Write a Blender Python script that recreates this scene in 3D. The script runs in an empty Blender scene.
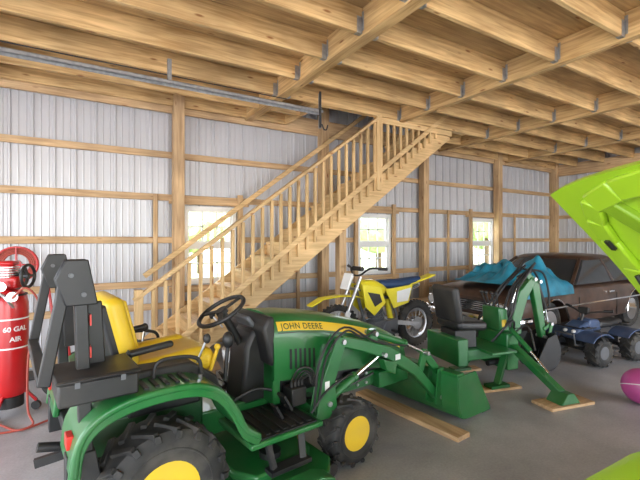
import bpy, bmesh, math, random
from mathutils import Vector, Matrix, noise, Euler
random.seed(7)
rad=math.radians
def V(*a): return Vector(a)
# ------------------------------------------------------------------ materials
def newmat(name):
    m=bpy.data.materials.new(name); m.use_nodes=True
    return m, m.node_tree, m.node_tree.nodes['Principled BSDF']
def mat(name,col,rough=0.5,metal=0.0,var=0.12,scale=6.0,coat=0.0,bump=0.0,dust=0.0):
    m,nt,b=newmat(name)
    n=nt.nodes.new('ShaderNodeTexNoise'); n.inputs['Scale'].default_value=scale; n.inputs['Detail'].default_value=5
    tc=nt.nodes.new('ShaderNodeTexCoord'); nt.links.new(tc.outputs['Object'],n.inputs['Vector'])
    r=nt.nodes.new('ShaderNodeValToRGB')
    r.color_ramp.elements[0].position=.3; r.color_ramp.elements[1].position=.7
    r.color_ramp.elements[0].color=(*[c*(1-var) for c in col],1)
    r.color_ramp.elements[1].color=(*[min(1,c*(1+var)) for c in col],1)
    nt.links.new(n.outputs['Fac'],r.inputs['Fac']); out=r.outputs['Color']
    if dust>0:
        n2=nt.nodes.new('ShaderNodeTexNoise'); n2.inputs['Scale'].default_value=3.5; n2.inputs['Detail'].default_value=8
        nt.links.new(tc.outputs['Object'],n2.inputs['Vector'])
        mr=nt.nodes.new('ShaderNodeMapRange'); mr.inputs['From Min'].default_value=.45; mr.inputs['From Max'].default_value=.75; mr.inputs['To Max'].default_value=dust
        nt.links.new(n2.outputs['Fac'],mr.inputs['Value'])
        mx=nt.nodes.new('ShaderNodeMixRGB'); mx.inputs['Color2'].default_value=(.24,.21,.17,1)
        nt.links.new(mr.outputs['Result'],mx.inputs['Fac']); nt.links.new(out,mx.inputs['Color1']); out=mx.outputs['Color']
        rr=nt.nodes.new('ShaderNodeMapRange'); rr.inputs['To Min'].default_value=rough*.8; rr.inputs['To Max'].default_value=min(1,rough*1.7)
        nt.links.new(n2.outputs['Fac'],rr.inputs['Value']); nt.links.new(rr.outputs['Result'],b.inputs['Roughness'])
    nt.links.new(out,b.inputs['Base Color'])
    if dust<=0: b.inputs['Roughness'].default_value=rough
    b.inputs['Metallic'].default_value=metal
    b.inputs['Coat Weight'].default_value=coat
    if bump>0:
        bp=nt.nodes.new('ShaderNodeBump'); bp.inputs['Strength'].default_value=bump; bp.inputs['Distance'].default_value=.01
        nt.links.new(n.outputs['Fac'],bp.inputs['Height']); nt.links.new(bp.outputs['Normal'],b.inputs['Normal'])
    return m
def wood(name,c1,c2,axis):
    m,nt,b=newmat(name)
    tc=nt.nodes.new('ShaderNodeTexCoord'); mp=nt.nodes.new('ShaderNodeMapping')
    s=[14,14,14]; s[axis]=0.9; mp.inputs['Scale'].default_value=s
    n=nt.nodes.new('ShaderNodeTexNoise'); n.inputs['Scale'].default_value=2.2; n.inputs['Detail'].default_value=6; n.inputs['Distortion'].default_value=.6
    n2=nt.nodes.new('ShaderNodeTexNoise'); n2.inputs['Scale'].default_value=1.6
    vo=nt.nodes.new('ShaderNodeTexVoronoi'); vo.inputs['Scale'].default_value=1.0
    mp2=nt.nodes.new('ShaderNodeMapping'); s2=[9,9,9]; s2[axis]=2.6; mp2.inputs['Scale'].default_value=s2
    nt.links.new(tc.outputs['Object'],mp.inputs['Vector']); nt.links.new(tc.outputs['Object'],mp2.inputs['Vector'])
    nt.links.new(mp.outputs['Vector'],n.inputs['Vector']); nt.links.new(tc.outputs['Object'],n2.inputs['Vector']); nt.links.new(mp2.outputs['Vector'],vo.inputs['Vector'])
    r=nt.nodes.new('ShaderNodeValToRGB'); r.color_ramp.elements[0].position=.32; r.color_ramp.elements[1].position=.68
    r.color_ramp.elements[0].color=(*c1,1); r.color_ramp.elements[1].color=(*c2,1)
    nt.links.new(n.outputs['Fac'],r.inputs['Fac'])
    mr=nt.nodes.new('ShaderNodeMapRange'); mr.inputs['From Min'].default_value=.3; mr.inputs['From Max'].default_value=.7; mr.inputs['To Min'].default_value=.66; mr.inputs['To Max'].default_value=1.05
    nt.links.new(n2.outputs['Fac'],mr.inputs['Value'])
    mx=nt.nodes.new('ShaderNodeMixRGB'); mx.blend_type='MULTIPLY'; mx.inputs['Fac'].default_value=1
    nt.links.new(r.outputs['Color'],mx.inputs['Color1']); nt.links.new(mr.outputs['Result'],mx.inputs['Color2'])
    g=nt.nodes.new('ShaderNodeMixRGB'); g.blend_type='MULTIPLY'; g.inputs['Fac'].default_value=1
    kr=nt.nodes.new('ShaderNodeValToRGB'); kr.color_ramp.elements[0].position=.06; kr.color_ramp.elements[1].position=.14
    kr.color_ramp.elements[0].color=(.45,.28,.16,1); kr.color_ramp.elements[1].color=(1,1,1,1)
    nt.links.new(vo.outputs['Distance'],kr.inputs['Fac'])
    nt.links.new(mx.outputs['Color'],g.inputs['Color1']); nt.links.new(kr.outputs['Color'],g.inputs['Color2'])
    nt.links.new(g.outputs['Color'],b.inputs['Base Color']); b.inputs['Roughness'].default_value=.6
    return m
P1,P2=(.48,.295,.145),(.74,.51,.28)
C1,C2=(.47,.27,.10),(.79,.53,.245)
WX,WY,WZ=[wood('pine_'+'xyz'[i],P1,P2,i) for i in range(3)]
CX,CY=[wood('joist_pine_'+'xy'[i],C1,C2,i) for i in range(2)]
SX,SY,SZ=[wood('sunlit_stair_pine_'+'xyz'[i],(.60,.38,.16),(.86,.60,.30),i) for i in range(3)]  # lighter pine: sun on the stairs is put into the colour
DECK=wood('plywood',(.44,.26,.11),(.68,.45,.21),0)
M_sid=mat('siding_metal',(.52,.52,.54),.40,.25,.04,2)
def concrete():
    m,nt,b=newmat('concrete')
    tc=nt.nodes.new('ShaderNodeTexCoord')
    n=nt.nodes.new('ShaderNodeTexNoise'); n.inputs['Scale'].default_value=1.1; n.inputs['Detail'].default_value=9; n.inputs['Roughness'].default_value=.62
    n3=nt.nodes.new('ShaderNodeTexNoise'); n3.inputs['Scale'].default_value=60; n3.inputs['Detail'].default_value=3
    nt.links.new(tc.outputs['Object'],n.inputs['Vector']); nt.links.new(tc.outputs['Object'],n3.inputs['Vector'])
    r=nt.nodes.new('ShaderNodeValToRGB'); r.color_ramp.elements[0].position=.3; r.color_ramp.elements[1].position=.72
    r.color_ramp.elements[0].color=(.235,.238,.245,1); r.color_ramp.elements[1].color=(.475,.475,.48,1)
    nt.links.new(n.outputs['Fac'],r.inputs['Fac'])
    mx=nt.nodes.new('ShaderNodeMixRGB'); mx.blend_type='OVERLAY'; mx.inputs['Fac'].default_value=.25
    nt.links.new(r.outputs['Color'],mx.inputs['Color1']); nt.links.new(n3.outputs['Fac'],mx.inputs['Color2'])
    nt.links.new(mx.outputs['Color'],b.inputs['Base Color'])
    rr=nt.nodes.new('ShaderNodeMapRange'); rr.inputs['To Min'].default_value=.22; rr.inputs['To Max'].default_value=.5
    nt.links.new(n.outputs['Fac'],rr.inputs['Value']); nt.links.new(rr.outputs['Result'],b.inputs['Roughness'])
    return m
M_con=concrete()
GR=mat('tractor_green',(.011,.135,.028),.30,0,.12,4,.25,dust=.17)
GD=mat('green_dark',(.006,.07,.015),.45,0,.15,8,dust=.3)
YE=mat('tractor_yellow',(.76,.50,.02),.38,0,.05,4,.2,dust=.15)
BK=mat('black_plastic',(.013,.013,.014),.38,0,.3,8,dust=.12)
RB=mat('rubber',(.022,.021,.020),.70,0,.35,14,dust=.40)
SEATY=mat('seat_yellow',(.72,.48,.025),.42,0,.05,5)
STL=mat('steel',(.55,.55,.56),.28,.9,.1,8)
GALV=mat('galvanised',(.34,.345,.35),.42,.7,.2,20)
CHR=mat('chrome',(.85,.85,.86),.1,1,.02,4)
RED=mat('red_paint',(.48,.010,.012),.32,0,.08,4,.3)
WHT=mat('white_vinyl',(.78,.78,.77),.4,0,.03,4)
LIME=mat('lime_paint',(.31,.50,.020),.30,0,.05,3,.4)
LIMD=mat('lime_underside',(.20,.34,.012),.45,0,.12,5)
MAR=mat('maroon_faded',(.070,.038,.026),.32,.2,.45,5,.25)
GLS=mat('dark_glass',(.03,.035,.04),.08,0,.1,3)
BLU=mat('atv_blue',(.045,.075,.15),.4,0,.25,5)
GRY=mat('grey_plastic',(.11,.115,.125),.5,0,.2,5)
TARP=mat('tarp_blue',(.015,.18,.27),.42,0,.4,5)
NAVY=mat('seat_navy',(.018,.05,.13),.6,0,.1,5)
BYEL=mat('bike_yellow',(.78,.66,.03),.35,0,.05,5)
BRO=mat('tree_leaves',(.34,.44,.20),.8,0,.5,5)
BARK=mat('bark',(.12,.08,.05),.9,0,.3,10)
GRASS=mat('grass',(.34,.40,.22),.9,0,.35,3)
GRAV=mat('bounce_gravel',(.50,.49,.48),.9,0,.2,8)  # neutral grey for the added ground, keeps green out of the bounced light
PINK=mat('pink_rubber',(.50,.08,.28),.4,0,.1,4)
ORG=mat('red_reflector',(.6,.03,.02),.3,0,.05,4)
LENS=mat('lens',(.8,.8,.78),.1,.2,.05,4)
HOSE=mat('hose_red',(.32,.05,.03),.5,0,.1,5)
CARD=mat('cardboard',(.42,.28,.16),.8,0,.1,5)
def clearglass():
    m=bpy.data.materials.new('window_glass'); m.use_nodes=True; nt=m.node_tree
    nt.nodes.remove(nt.nodes['Principled BSDF']); o=nt.nodes['Material Output']
    t=nt.nodes.new('ShaderNodeBsdfTransparent'); g=nt.nodes.new('ShaderNodeBsdfGlossy'); g.inputs['Roughness'].default_value=.03
    x=nt.nodes.new('ShaderNodeMixShader'); x.inputs[0].default_value=.06
    nt.links.new(t.outputs[0],x.inputs[1]); nt.links.new(g.outputs[0],x.inputs[2]); nt.links.new(x.outputs[0],o.inputs[0])
    return m
GLASS=clearglass()
# ------------------------------------------------------------------ geometry
def basis(ax):
    ax=Vector(ax).normalized(); t=Vector((0,0,1)) if abs(ax.z)<.9 else Vector((1,0,0))
    u=ax.cross(t).normalized(); w=ax.cross(u).normalized(); return ax,u,w
def gbox(c,s,rot=None):
    c=Vector(c); R=Matrix.Identity(3)
    if rot: R=Euler([rad(a) for a in rot]).to_matrix()
    vs=[c+R@Vector((x*s[0]/2,y*s[1]/2,z*s[2]/2)) for x in(-1,1) for y in(-1,1) for z in(-1,1)]
    return vs,[(0,1,3,2),(4,6,7,5),(0,4,5,1),(2,3,7,6),(0,2,6,4),(1,5,7,3)]
def bb(x0,x1,y0,y1,z0,z1): return gbox(((x0+x1)/2,(y0+y1)/2,(z0+z1)/2),(x1-x0,y1-y0,z1-z0))
def gbeam(p1,p2,w,h,up=(0,0,1)):
    p1=Vector(p1);p2=Vector(p2);d=(p2-p1).normalized()
    up=Vector(up)
    if abs(d.dot(up))>.98: up=Vector((1,0,0))
    s=d.cross(up).normalized(); u=s.cross(d).normalized()
    vs=[]
    for p in(p1,p2):
        for a,b in((-1,-1),(1,-1),(1,1),(-1,1)): vs.append(p+s*a*w/2+u*b*h/2)
    return vs,[(0,1,2,3),(7,6,5,4),(0,4,5,1),(1,5,6,2),(2,6,7,3),(3,7,4,0)]
def gcyl(p1,p2,r,r2=None,n=20):
    p1=Vector(p1);p2=Vector(p2); r2=r if r2 is None else r2
    _,u,w=basis(p2-p1); vs=[]
    for p,q in((p1,r),(p2,r2)):
        for i in range(n):
            a=2*math.pi*i/n; vs.append(p+(u*math.cos(a)+w*math.sin(a))*q)
    f=[(i,(i+1)%n,n+(i+1)%n,n+i) for i in range(n)]+[tuple(range(n)),tuple(range(2*n-1,n-1,-1))]
    return vs,f
def glathe(prof,o,ax,n=32,closed=False,cap=True):
    o=Vector(o); ax,u,w=basis(ax); vs=[]; m=len(prof)
    for a,r in prof:
        for i in range(n):
            t=2*math.pi*i/n; vs.append(o+ax*a+(u*math.cos(t)+w*math.sin(t))*max(r,1e-4))
    f=[]
    for j in range(m if closed else m-1):
        k=(j+1)%m
        for i in range(n): f.append((j*n+i,j*n+(i+1)%n,k*n+(i+1)%n,k*n+i))
    if not closed and cap: f+= [tuple(range(n)),tuple(range(m*n-1,(m-1)*n-1,-1))]
    return vs,f
def gtorus(c,R,r,ax,n=40,k=10):
    return glathe([(r*math.sin(2*math.pi*i/k),R+r*math.cos(2*math.pi*i/k)) for i in range(k)],c,ax,n,True)
def gprism(pts,a0,a1,plane='xz'):
    n=len(pts); vs=[]
    for a in(a0,a1):
        for p in pts:
            vs.append(Vector((p[0],a,p[1])) if plane=='xz' else (Vector((a,p[0],p[1])) if plane=='yz' else Vector((p[0],p[1],a))))
    return vs,[(i,(i+1)%n,n+(i+1)%n,n+i) for i in range(n)]+[tuple(range(n)),tuple(range(2*n-1,n-1,-1))]
def gloft(rings,cap=True,closed=True):
    n=len(rings[0]); vs=[Vector(p) for r in rings for p in r]; f=[]
    for j in range(len(rings)-1):
        for i in range(n if closed else n-1):
            f.append((j*n+i,j*n+(i+1)%n,(j+1)*n+(i+1)%n,(j+1)*n+i))
    if cap: f+=[tuple(range(n)),tuple(range(len(vs)-1,len(vs)-n-1,-1))]
    return vs,f
def smoothpts(P,k=6):
    P=[Vector(p) for p in P]
    if len(P)<3: return P
    Q=[P[0]*2-P[1]]+P+[P[-1]*2-P[-2]]; out=[]
    for i in range(1,len(Q)-2):
        a,b,c,d=Q[i-1:i+3]
        for j in range(k):
            t=j/k; out.append(.5*((2*b)+(c-a)*t+(2*a-5*b+4*c-d)*t*t+(3*b-a-3*c+d)*t**3))
    out.append(P[-1]); return out
def gtube(P,r,n=10,smooth=True):
    P=smoothpts(P) if smooth else [Vector(p) for p in P]
    rings=[]; d=(P[1]-P[0]).normalized(); _,u,w=basis(d)
    for i,p in enumerate(P):
        t=(P[min(i+1,len(P)-1)]-P[max(i-1,0)]).normalized()
        u=(u-t*u.dot(t)).normalized(); w=t.cross(u)
        rr=r(i/(len(P)-1)) if callable(r) else r
        rings.append([p+(u*math.cos(2*math.pi*k/n)+w*math.sin(2*math.pi*k/n))*rr for k in range(n)])
    return gloft(rings)
def gsph(c,s,n=20,m=12):
    c=Vector(c); s=s if isinstance(s,(tuple,list)) else (s,s,s)
    rings=[[c+Vector((s[0]*math.sin(t)*math.cos(2*math.pi*i/n),s[1]*math.sin(t)*math.sin(2*math.pi*i/n),s[2]*math.cos(t))) for i in range(n)] for t in [math.pi*(j+.02)/(m+.04) for j in range(m+1)]]
    return gloft(rings)
def gpath(pts,y0,y1,th):
    P=[Vector((p[0],0,p[1])) for p in pts]; outer=[];inner=[]
    for i,p in enumerate(P):
        t=(P[min(i+1,len(P)-1)]-P[max(i-1,0)]).normalized(); nn=Vector((-t.z,0,t.x))
        outer.append((p.x+nn.x*th/2,p.z+nn.z*th/2)); inner.append((p.x-nn.x*th/2,p.z-nn.z*th/2))
    rings=[[(o[0],y0,o[1]),(o[0],y1,o[1]),(i2[0],y1,i2[1]),(i2[0],y0,i2[1])] for o,i2 in zip(outer,inner)]
    return gloft(rings)
def add(name,parent,geos,m,bevel=0,subs=0,ang=35,seg=2):
    if isinstance(geos,tuple): geos=[geos]
    me=bpy.data.meshes.new(name); bm=bmesh.new()
    for v,f in geos:
        vs=[bm.verts.new(p) for p in v]
        for q in f:
            try: bm.faces.new([vs[i] for i in q])
            except Exception: pass
    bmesh.ops.recalc_face_normals(bm,faces=bm.faces)
    for f in bm.faces: f.smooth=True
    for e in bm.edges:
        if len(e.link_faces)==2 and subs==0:
            if e.calc_face_angle(0)>rad(ang): e.smooth=False
    bm.to_mesh(me); bm.free(); me.materials.append(m)
    o=bpy.data.objects.new(name,me); bpy.context.scene.collection.objects.link(o)
    if parent: o.parent=parent
    if bevel>0:
        b=o.modifiers.new('bevel','BEVEL'); b.width=bevel; b.segments=seg; b.limit_method='ANGLE'; b.angle_limit=rad(40)
    if subs:
        s=o.modifiers.new('sub','SUBSURF'); s.levels=subs; s.render_levels=subs
    return o
def root(name,loc=(0,0,0),yaw=0,sc=1):
    e=bpy.data.objects.new(name,None); bpy.context.scene.collection.objects.link(e)
    e.location=loc; e.rotation_euler=(0,0,rad(yaw)); e.empty_display_size=.2; e.scale=(sc,sc,sc); return e
def boolcut(o,geos):
    c=add('cutter_tmp',None,geos,BK); c.parent=o.parent
    bpy.context.view_layer.update()
    md=o.modifiers.new('b','BOOLEAN'); md.operation='DIFFERENCE'; md.object=c; md.solver='EXACT'
    bpy.context.view_layer.objects.active=o
    bpy.ops.object.modifier_apply(modifier='b')
    me=c.data; bpy.data.objects.remove(c); bpy.data.meshes.remove(me)
    bm=bmesh.new(); bm.from_mesh(o.data)
    for e in bm.edges: e.smooth = not (len(e.link_faces)==2 and e.calc_face_angle(0)>rad(35))
    bm.to_mesh(o.data); bm.free()
def wheel(p,tag,c,R,w,rr,rim,lugs=0,lugh=.022,n=40,chev=True):
    c=Vector(c); h=w/2
    prof=[(-h*.9,rr*.96),(-h,rr+.35*(R-rr)),(-h*.97,rr+.75*(R-rr)),(-h*.8,R*.985),(-h*.4,R),(h*.4,R),(h*.8,R*.985),(h*.97,rr+.75*(R-rr)),(h,rr+.35*(R-rr)),(h*.9,rr*.96)]
    add('tire_'+tag,p,glathe(prof,c,(0,1,0),n,True),RB,ang=50)
    if lugs:
        g=[]
        for i in range(lugs):
            for sd in(-1,1):
                a=2*math.pi*(i+(.5 if sd>0 else 0))/lugs; b=a+(2*math.pi/lugs)*.75
                d1=Vector((math.cos(a),0,math.sin(a)));d2=Vector((math.cos(b),0,math.sin(b)))
                pa=c+d2*(R*1.0)+Vector((0,sd*h*.05,0)); pb=c+d1*(R*.985)+Vector((0,sd*h*.9,0)); pc=c+d1*(R*.87)+Vector((0,sd*h*1.01,0))
                g.append(gbeam(pa,pb,R*.10,lugh*2,up=d1)); g.append(gbeam(pb,pc,R*.10,lugh*1.8,up=Vector((0,sd,0))))
        add('lugs_'+tag,p,g,RB,bevel=.003,seg=1)
    add('sidewall_ring_'+tag,p,[gtorus(c+V(0,s*h*.985,0),rr+.42*(R-rr),.006,(0,1,0),40,6) for s in(-1,1)],RB)
    pr=[(-h*.92,rr),(-h*.8,rr*.93),(-h*.35,rr*.86),(-h*.3,rr*.5),(-h*.45,rr*.42),(-h*.45,0.001),(h*.45,0.001),(h*.45,rr*.42),(h*.3,rr*.5),(h*.35,rr*.86),(h*.8,rr*.93),(h*.92,rr)]
    add('rim_'+tag,p,glathe(pr,c,(0,1,0),32),rim,ang=30)
    g=[gcyl(c+V(0,-h*.62,0),c+V(0,h*.62,0),rr*.2,n=14)]
    for i in range(5):
        a=2*math.pi*i/5; q=c+V(math.cos(a)*rr*.33,0,math.sin(a)*rr*.33); g.append(gcyl(q-V(0,h*.52,0),q+V(0,h*.52,0),rr*.05,n=6))
    add('hub_'+tag,p,g,BK if rim is not CHR else CHR)
# ------------------------------------------------------------------ room
XL,XR,YF,YB=-4.2,11.05,-4.0,6.0
fl=add('floor',None,bb(XL-.1,XR+.1,YF-.1,YB+.12,-.12,0),M_con)
def corr_profile(a0,a1):
    p=.2286; k=math.floor(a0/p); a=k*p
    pts=[(0,0),(.045,0),(.058,.006),(.068,0),(.128,0),(.138,.006),(.148,0),(.178,0),(.188,.02),(.208,.02),(.218,0)]
    res=[(a0,0)]
    while a<a1:
        for x,o in pts:
            if a0<a+x<a1: res.append((a+x,o))
        a+=p
    res.append((a1,0)); return res
def siding(segs,fix,axis,sgn):
    g=[]
    for a0,a1,z0,z1 in segs:
        pr=corr_profile(a0,a1); r=[]
        for z in(z0,z1):
            r.append([ (a,fix-sgn*o,z) if axis=='x' else (fix-sgn*o,a,z) for a,o in pr])
        g.append(gloft(r,cap=False,closed=False))
    return g
WINS=[1.71,4.87,8.09]; WW,WZ0,WZ1=.80,.95,2.10
posts=[1.226+2.44*i for i in range(-2,5)]
wb=root('wall_back')
segs=[];x=XL
for c in WINS:
    segs.append((x,c-WW/2,0,5.4)); segs.append((c-WW/2,c+WW/2,0,WZ0)); segs.append((c-WW/2,c+WW/2,WZ1,5.4)); x=c+WW/2
segs.append((x,XR,0,5.4))
add('siding',wb,siding(segs,YB+.1,'x',1),M_sid,ang=10)
g=[]
girts=[.08,.66,1.60,2.21,2.82]
for z in girts+[.98]:
    x=XL
    for c in WINS:
        if WZ0-.05<z<WZ1: g.append(bb(x,c-WW/2-.04,YB+.03,YB+.07,z-.045,z+.045)); x=c+WW/2+.04
    g.append(bb(x,XR,YB+.03,YB+.07,z-.045,z+.045))
g.append(bb(XL,XR,YB+.0,YB+.045,3.42,3.70)); g.append(bb(XL,XR,YB+.03,YB+.07,4.4,4.49))
for c in WINS: g+= [bb(c-.6,c+.6,YB+.0,YB+.04,WZ1+.02,WZ1+.11),bb(c-.6,c+.6,YB+.0,YB+.04,WZ0-.11,WZ0-.02)]
add('girts',wb,g,WX,bevel=.004,seg=1)
g=[bb(p-.075,p+.075,YB-.12,YB+.03,0,5.3) for p in posts]
for c in WINS: g+=[bb(c-.5,c-.42,YB-.02,YB+.03,.6,2.3),bb(c+.42,c+.5,YB-.02,YB+.03,.6,2.3)]
for s in [.93,3.2,6.9,9.3]: g.append(bb(s-.03,s+.03,YB-.0,YB+.03,0.0,2.25))
add('posts',wb,g,WZ,bevel=.005,seg=1)
wr=root('wall_right')
add('siding',wr,siding([(YF,YB+.1,0,5.4)],XR+.1,'y',1),M_sid,ang=10)
add('girts',wr,[bb(XR+.03,XR+.07,YF,YB,z-.045,z+.045) for z in[.08,.66,1.0,1.6,2.21,2.82]]+[bb(XR-.04,XR+.03,YF,YB,3.3,3.6)],WY,bevel=.004,seg=1)
add('posts',wr,[bb(XR-.12,XR+.03,y-.07,y+.07,0,5.3) for y in[YB-.0,3.56,1.12,-1.32,-3.7]],WZ)
wl=root('wall_left')
add('siding',wl,siding([(YF,-3,0,5.4),(-3,5.2,3.1,5.4),(5.2,YB+.1,0,5.4)],XL-.1,'y',-1),M_sid,ang=10)
add('posts',wl,[bb(XL-.05,XL+.1,y-.07,y+.07,0,5.3) for y in[-3.05,5.25]]+[bb(XL-.05,XL,-3,5.2,3.1,3.35)],WZ)
wf=root('wall_front')
add('siding',wf,siding([(XL,-3.4,0,5.4),(-3.4,10,3.2,5.4),(10,XR,0,5.4),(3.2,3.6,0,3.2)],YF-.1,'x',-1),M_sid,ang=10)
add('posts',wf,[bb(x-.07,x+.07,YF-.06,YF+.08,0,5.3) for x in[-3.47,3.25,3.55,10.07]]+[bb(-3.4,10,YF-.05,YF,3.2,3.45)],WZ)
add('roof',None,bb(XL-.4,XR+.4,YF-.5,YB+.5,5.42,5.5),DECK)
def window(c,i):
    r=root('window_%d'%i,(c,YB+.06,0)); g=[]; h=WW/2
    g+= [bb(-h,-h+.055,-.03,.05,WZ0,WZ1),bb(h-.055,h,-.03,.05,WZ0,WZ1),bb(-h+.055,h-.055,-.03,.05,WZ0,WZ0+.055),bb(-h+.055,h-.055,-.03,.05,WZ1-.055,WZ1)]
    zm=(WZ0+WZ1)/2
    g+= [bb(-h+.055,h-.055,-.02,.04,zm-.03,zm+.03)]
    for z0,z1,y in((WZ0+.055,zm-.03,0),(zm+.03,WZ1-.055,.015)):
        g+=[bb(-h+.055,-h+.09,y-.01,y+.02,z0,z1),bb(h-.09,h-.055,y-.01,y+.02,z0,z1),bb(-h+.09,h-.09,y-.01,y+.02,z0,z0+.03),bb(-h+.09,h-.09,y-.01,y+.02,z1-.03,z1)]
        for k in(1,2):
            xx=-h+.07+(WW-.14)*k/3; g.append(bb(xx-.011,xx+.011,y,y+.012,z0+.03,z1-.03))
        g.append(bb(-h+.09,h-.09,y,y+.012,(z0+z1)/2-.011,(z0+z1)/2+.011))
    add('frame',r,g,WHT)
    add('glass',r,bb(-h+.06,h-.06,.022,.026,WZ0+.05,WZ1-.05),GLASS)
for i,c in enumerate(WINS): window(c,i+1)
# ceiling
ce=root('ceiling')
ZJ,ZD=3.50,3.735
SX0,SX1,SY0=2.95,5.95,4.84
add('deck_boards',ce,[bb(XL,SX0,YF,YB-.0,ZD+.002,ZD+.02),bb(SX1,XR,YF,YB,ZD+.002,ZD+.02),bb(SX0,SX1,YF,SY0,ZD+.002,ZD+.02)],DECK)
g=[]
y=SY0-.04
while y>YF+.1:
    g.append(bb(XL,XR,y-.022,y+.022,ZJ,ZD)); y-=.61
g.append(bb(SX0,SX1,SY0-.0,SY0+.04,ZJ,ZD))
for a,b in((XL,SX0),(SX1,XR)):
    for y in(5.42,5.93): g.append(bb(a,b,y-.022,y+.022,ZJ,ZD))
add('joists',ce,g,CX,bevel=.003,seg=1)
g=[]
BE=[(2.3,.13),(4.42,.09),(6.6,.09),(8.9,.09),(-.9,.09),(-3.0,.09)]
for x,w in BE:
    y1=YB-.02 if not(SX0<x<SX1) else SY0
    g.append(bb(x-w/2,x+w/2,YF,y1,ZJ-.025,ZD-.001))
g+= [bb(SX0-.045,SX0,SY0,5.95,ZJ,ZD),bb(SX1,SX1+.045,SY0,5.95,ZJ,ZD)]
add('beams',ce,g,CY,bevel=.004,seg=1)
g=[]
y=SY0-.04
while y>YF+.1:
    for x,w in BE[:4]:
        for s in(-1,1): g.append(bb(min(x+s*w/2,x+s*(w/2+.003)),max(x+s*w/2,x+s*(w/2+.003)),y-.05,y+.05,ZJ+.02,ZD-.04)); g.append(bb(min(x+s*w/2,x+s*(w/2+.06)),max(x+s*w/2,x+s*(w/2+.06)),y-.025,y+.025,ZJ-.004,ZJ+.15))
    y-=.61
add('joist_hangers',ce,g,GALV)
gt=root('garage_door_track')
ty=4.42
g=[bb(XL+.1,2.7,ty-.028,ty+.028,3.272,3.276),bb(XL+.1,2.7,ty-.028,ty-.024,3.24,3.276),bb(XL+.1,2.7,ty+.024,ty+.028,3.22,3.276),
   bb(2.67,2.70,ty+.01,ty+.04,3.05,3.5),bb(-1.0,-.96,ty-.02,ty+.02,3.276,3.5),bb(.8,.84,ty-.02,ty+.02,3.276,3.5)]
add('rail',gt,g,GALV)
add('stop_hook',gt,[gtube([(2.70,ty,3.10),(2.73,ty,3.04),(2.77,ty,3.04),(2.79,ty,3.10)],.009,8),bb(2.64,2.665,ty-.045,ty-.03,3.04,3.5)],BK)
add('torsion_cable',gt,gcyl((XL+.1,ty+.02,3.34),(2.2,ty+.02,3.34),.006,n=6),BK)
# ------------------------------------------------------------------ stairs
st=root('staircase')
NR=19; rise=ZD/NR; run=.265; x0=.66; yo,yi=4.86,5.78
sl=rise/run
add('treads',st,[bb(x0+i*run-.02,x0+(i+1)*run+.01,yo+.02,yi-.02,(i+1)*rise-.038,(i+1)*rise) for i in range(NR-1)],SY,bevel=.004,seg=1)
add('risers',st,[bb(x0+i*run,x0+i*run+.018,yo+.03,yi-.03,i*rise+.0,(i+1)*rise-.038) for i in range(NR)],SY)
xe=x0+(NR)*run
pf=[(x0-.03,0.0),(x0-.03,rise+.02),(xe-.1,ZD-.03),(xe-.1,ZD-.36),(x0+.30,0.0)]
add('stringers',st,[gprism(pf,yo-.02,yo+.02),gprism(pf,yi-.02,yi+.02)],SX,bevel=.004,seg=1)
def nz(x): return (x-x0)*sl+rise
g=[];gp=[];gr=[]
yy=yo-.045;lim=ZJ-.005
x=x0+.06
while x<xe-.12:
    g.append(bb(x-.019,x+.019,yy-.019,yy+.019,max(0,nz(x)-.24),min(nz(x)+.80,lim))); x+=.132
xt=x0+(lim-.86-rise)/sl
for x in(x0-.09,xt): gp.append(bb(x-.045,x+.045,yy-.045,yy+.045,max(0,nz(x)-.27),min(nz(x)+.92,ZJ)))
gr.append(gbeam((x0-.14,yy,nz(x0-.14)+.84),(xt+.05,yy,nz(xt+.05)+.84),.10,.04))
gr.append(bb(xt,xe-.1,yy-.02,yy+.02,ZJ-.09,ZJ-.001))
gr.append(gbeam((x0,yy-.03,nz(x0)+.0),(xe-.2,yy-.03,nz(xe-.2)+.0),.02,.07))
y2=5.84
gr.append(gbeam((x0+.1,y2,nz(x0+.1)+.84),(xe-.4,y2,nz(xe-.4)+.84),.04,.07))
add('balusters',st,g,SZ,bevel=.002,seg=1); add('newel_posts',st,gp,SZ,bevel=.004,seg=1); add('handrails',st,gr,SX,bevel=.004,seg=1)
add('support_post',st,[bb(3.30,3.42,4.90,5.02,0,nz(3.3)-.3)],WZ,bevel=.004)
# ------------------------------------------------------------------ TRACTOR
T=root('compact_tractor',(.31,2.65,0),7)
RW,FX=.335,1.32
for s,t in((-1,'rear_right'),(1,'rear_left')): wheel(T,t,(0,s*.45,RW),RW-.018,.27,.165,YE,18,.018,48)
for s,t in((-1,'front_right'),(1,'front_left')): wheel(T,t,(FX,s*.45,.235),.220,.19,.12,YE,14,.015,40)
add('rear_axle',T,[gcyl((0,-.36,RW),(0,.36,RW),.09,n=20),bb(-.28,.35,-.16,.16,.26,.62)],GD,bevel=.02)
add('frame',T,[bb(.3,1.95,-.13,.13,.34,.50),bb(1.9,2.28,-.2,.2,.32,.46)],GR,bevel=.01)
add('frame_bolts',T,[gcyl((x,-.145,z),(x,.145,z),.012,n=6) for x in(1.0,1.1,1.45,1.55,1.7,1.8) for z in(.38,.46)],STL)
add('front_axle',T,[gbeam((FX,-.36,.27),(FX,.36,.27),.09,.09),gcyl((FX,-.33,.2),(FX,-.33,.4),.035),gcyl((FX,.33,.2),(FX,.33,.4),.035),gcyl((FX-.1,-.32,.25),(FX-.1,.32,.25),.015)],GR,bevel=.01)
fp=[(-.40,.56),(-.38,.70),(-.31,.79),(-.18,.84),(.0,.855),(.16,.84),(.28,.78),(.37,.66),(.43,.54),(.52,.47)]
smooth=[(p.x,p.z) for p in smoothpts([(a,0,b) for a,b in fp],3)]
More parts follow.
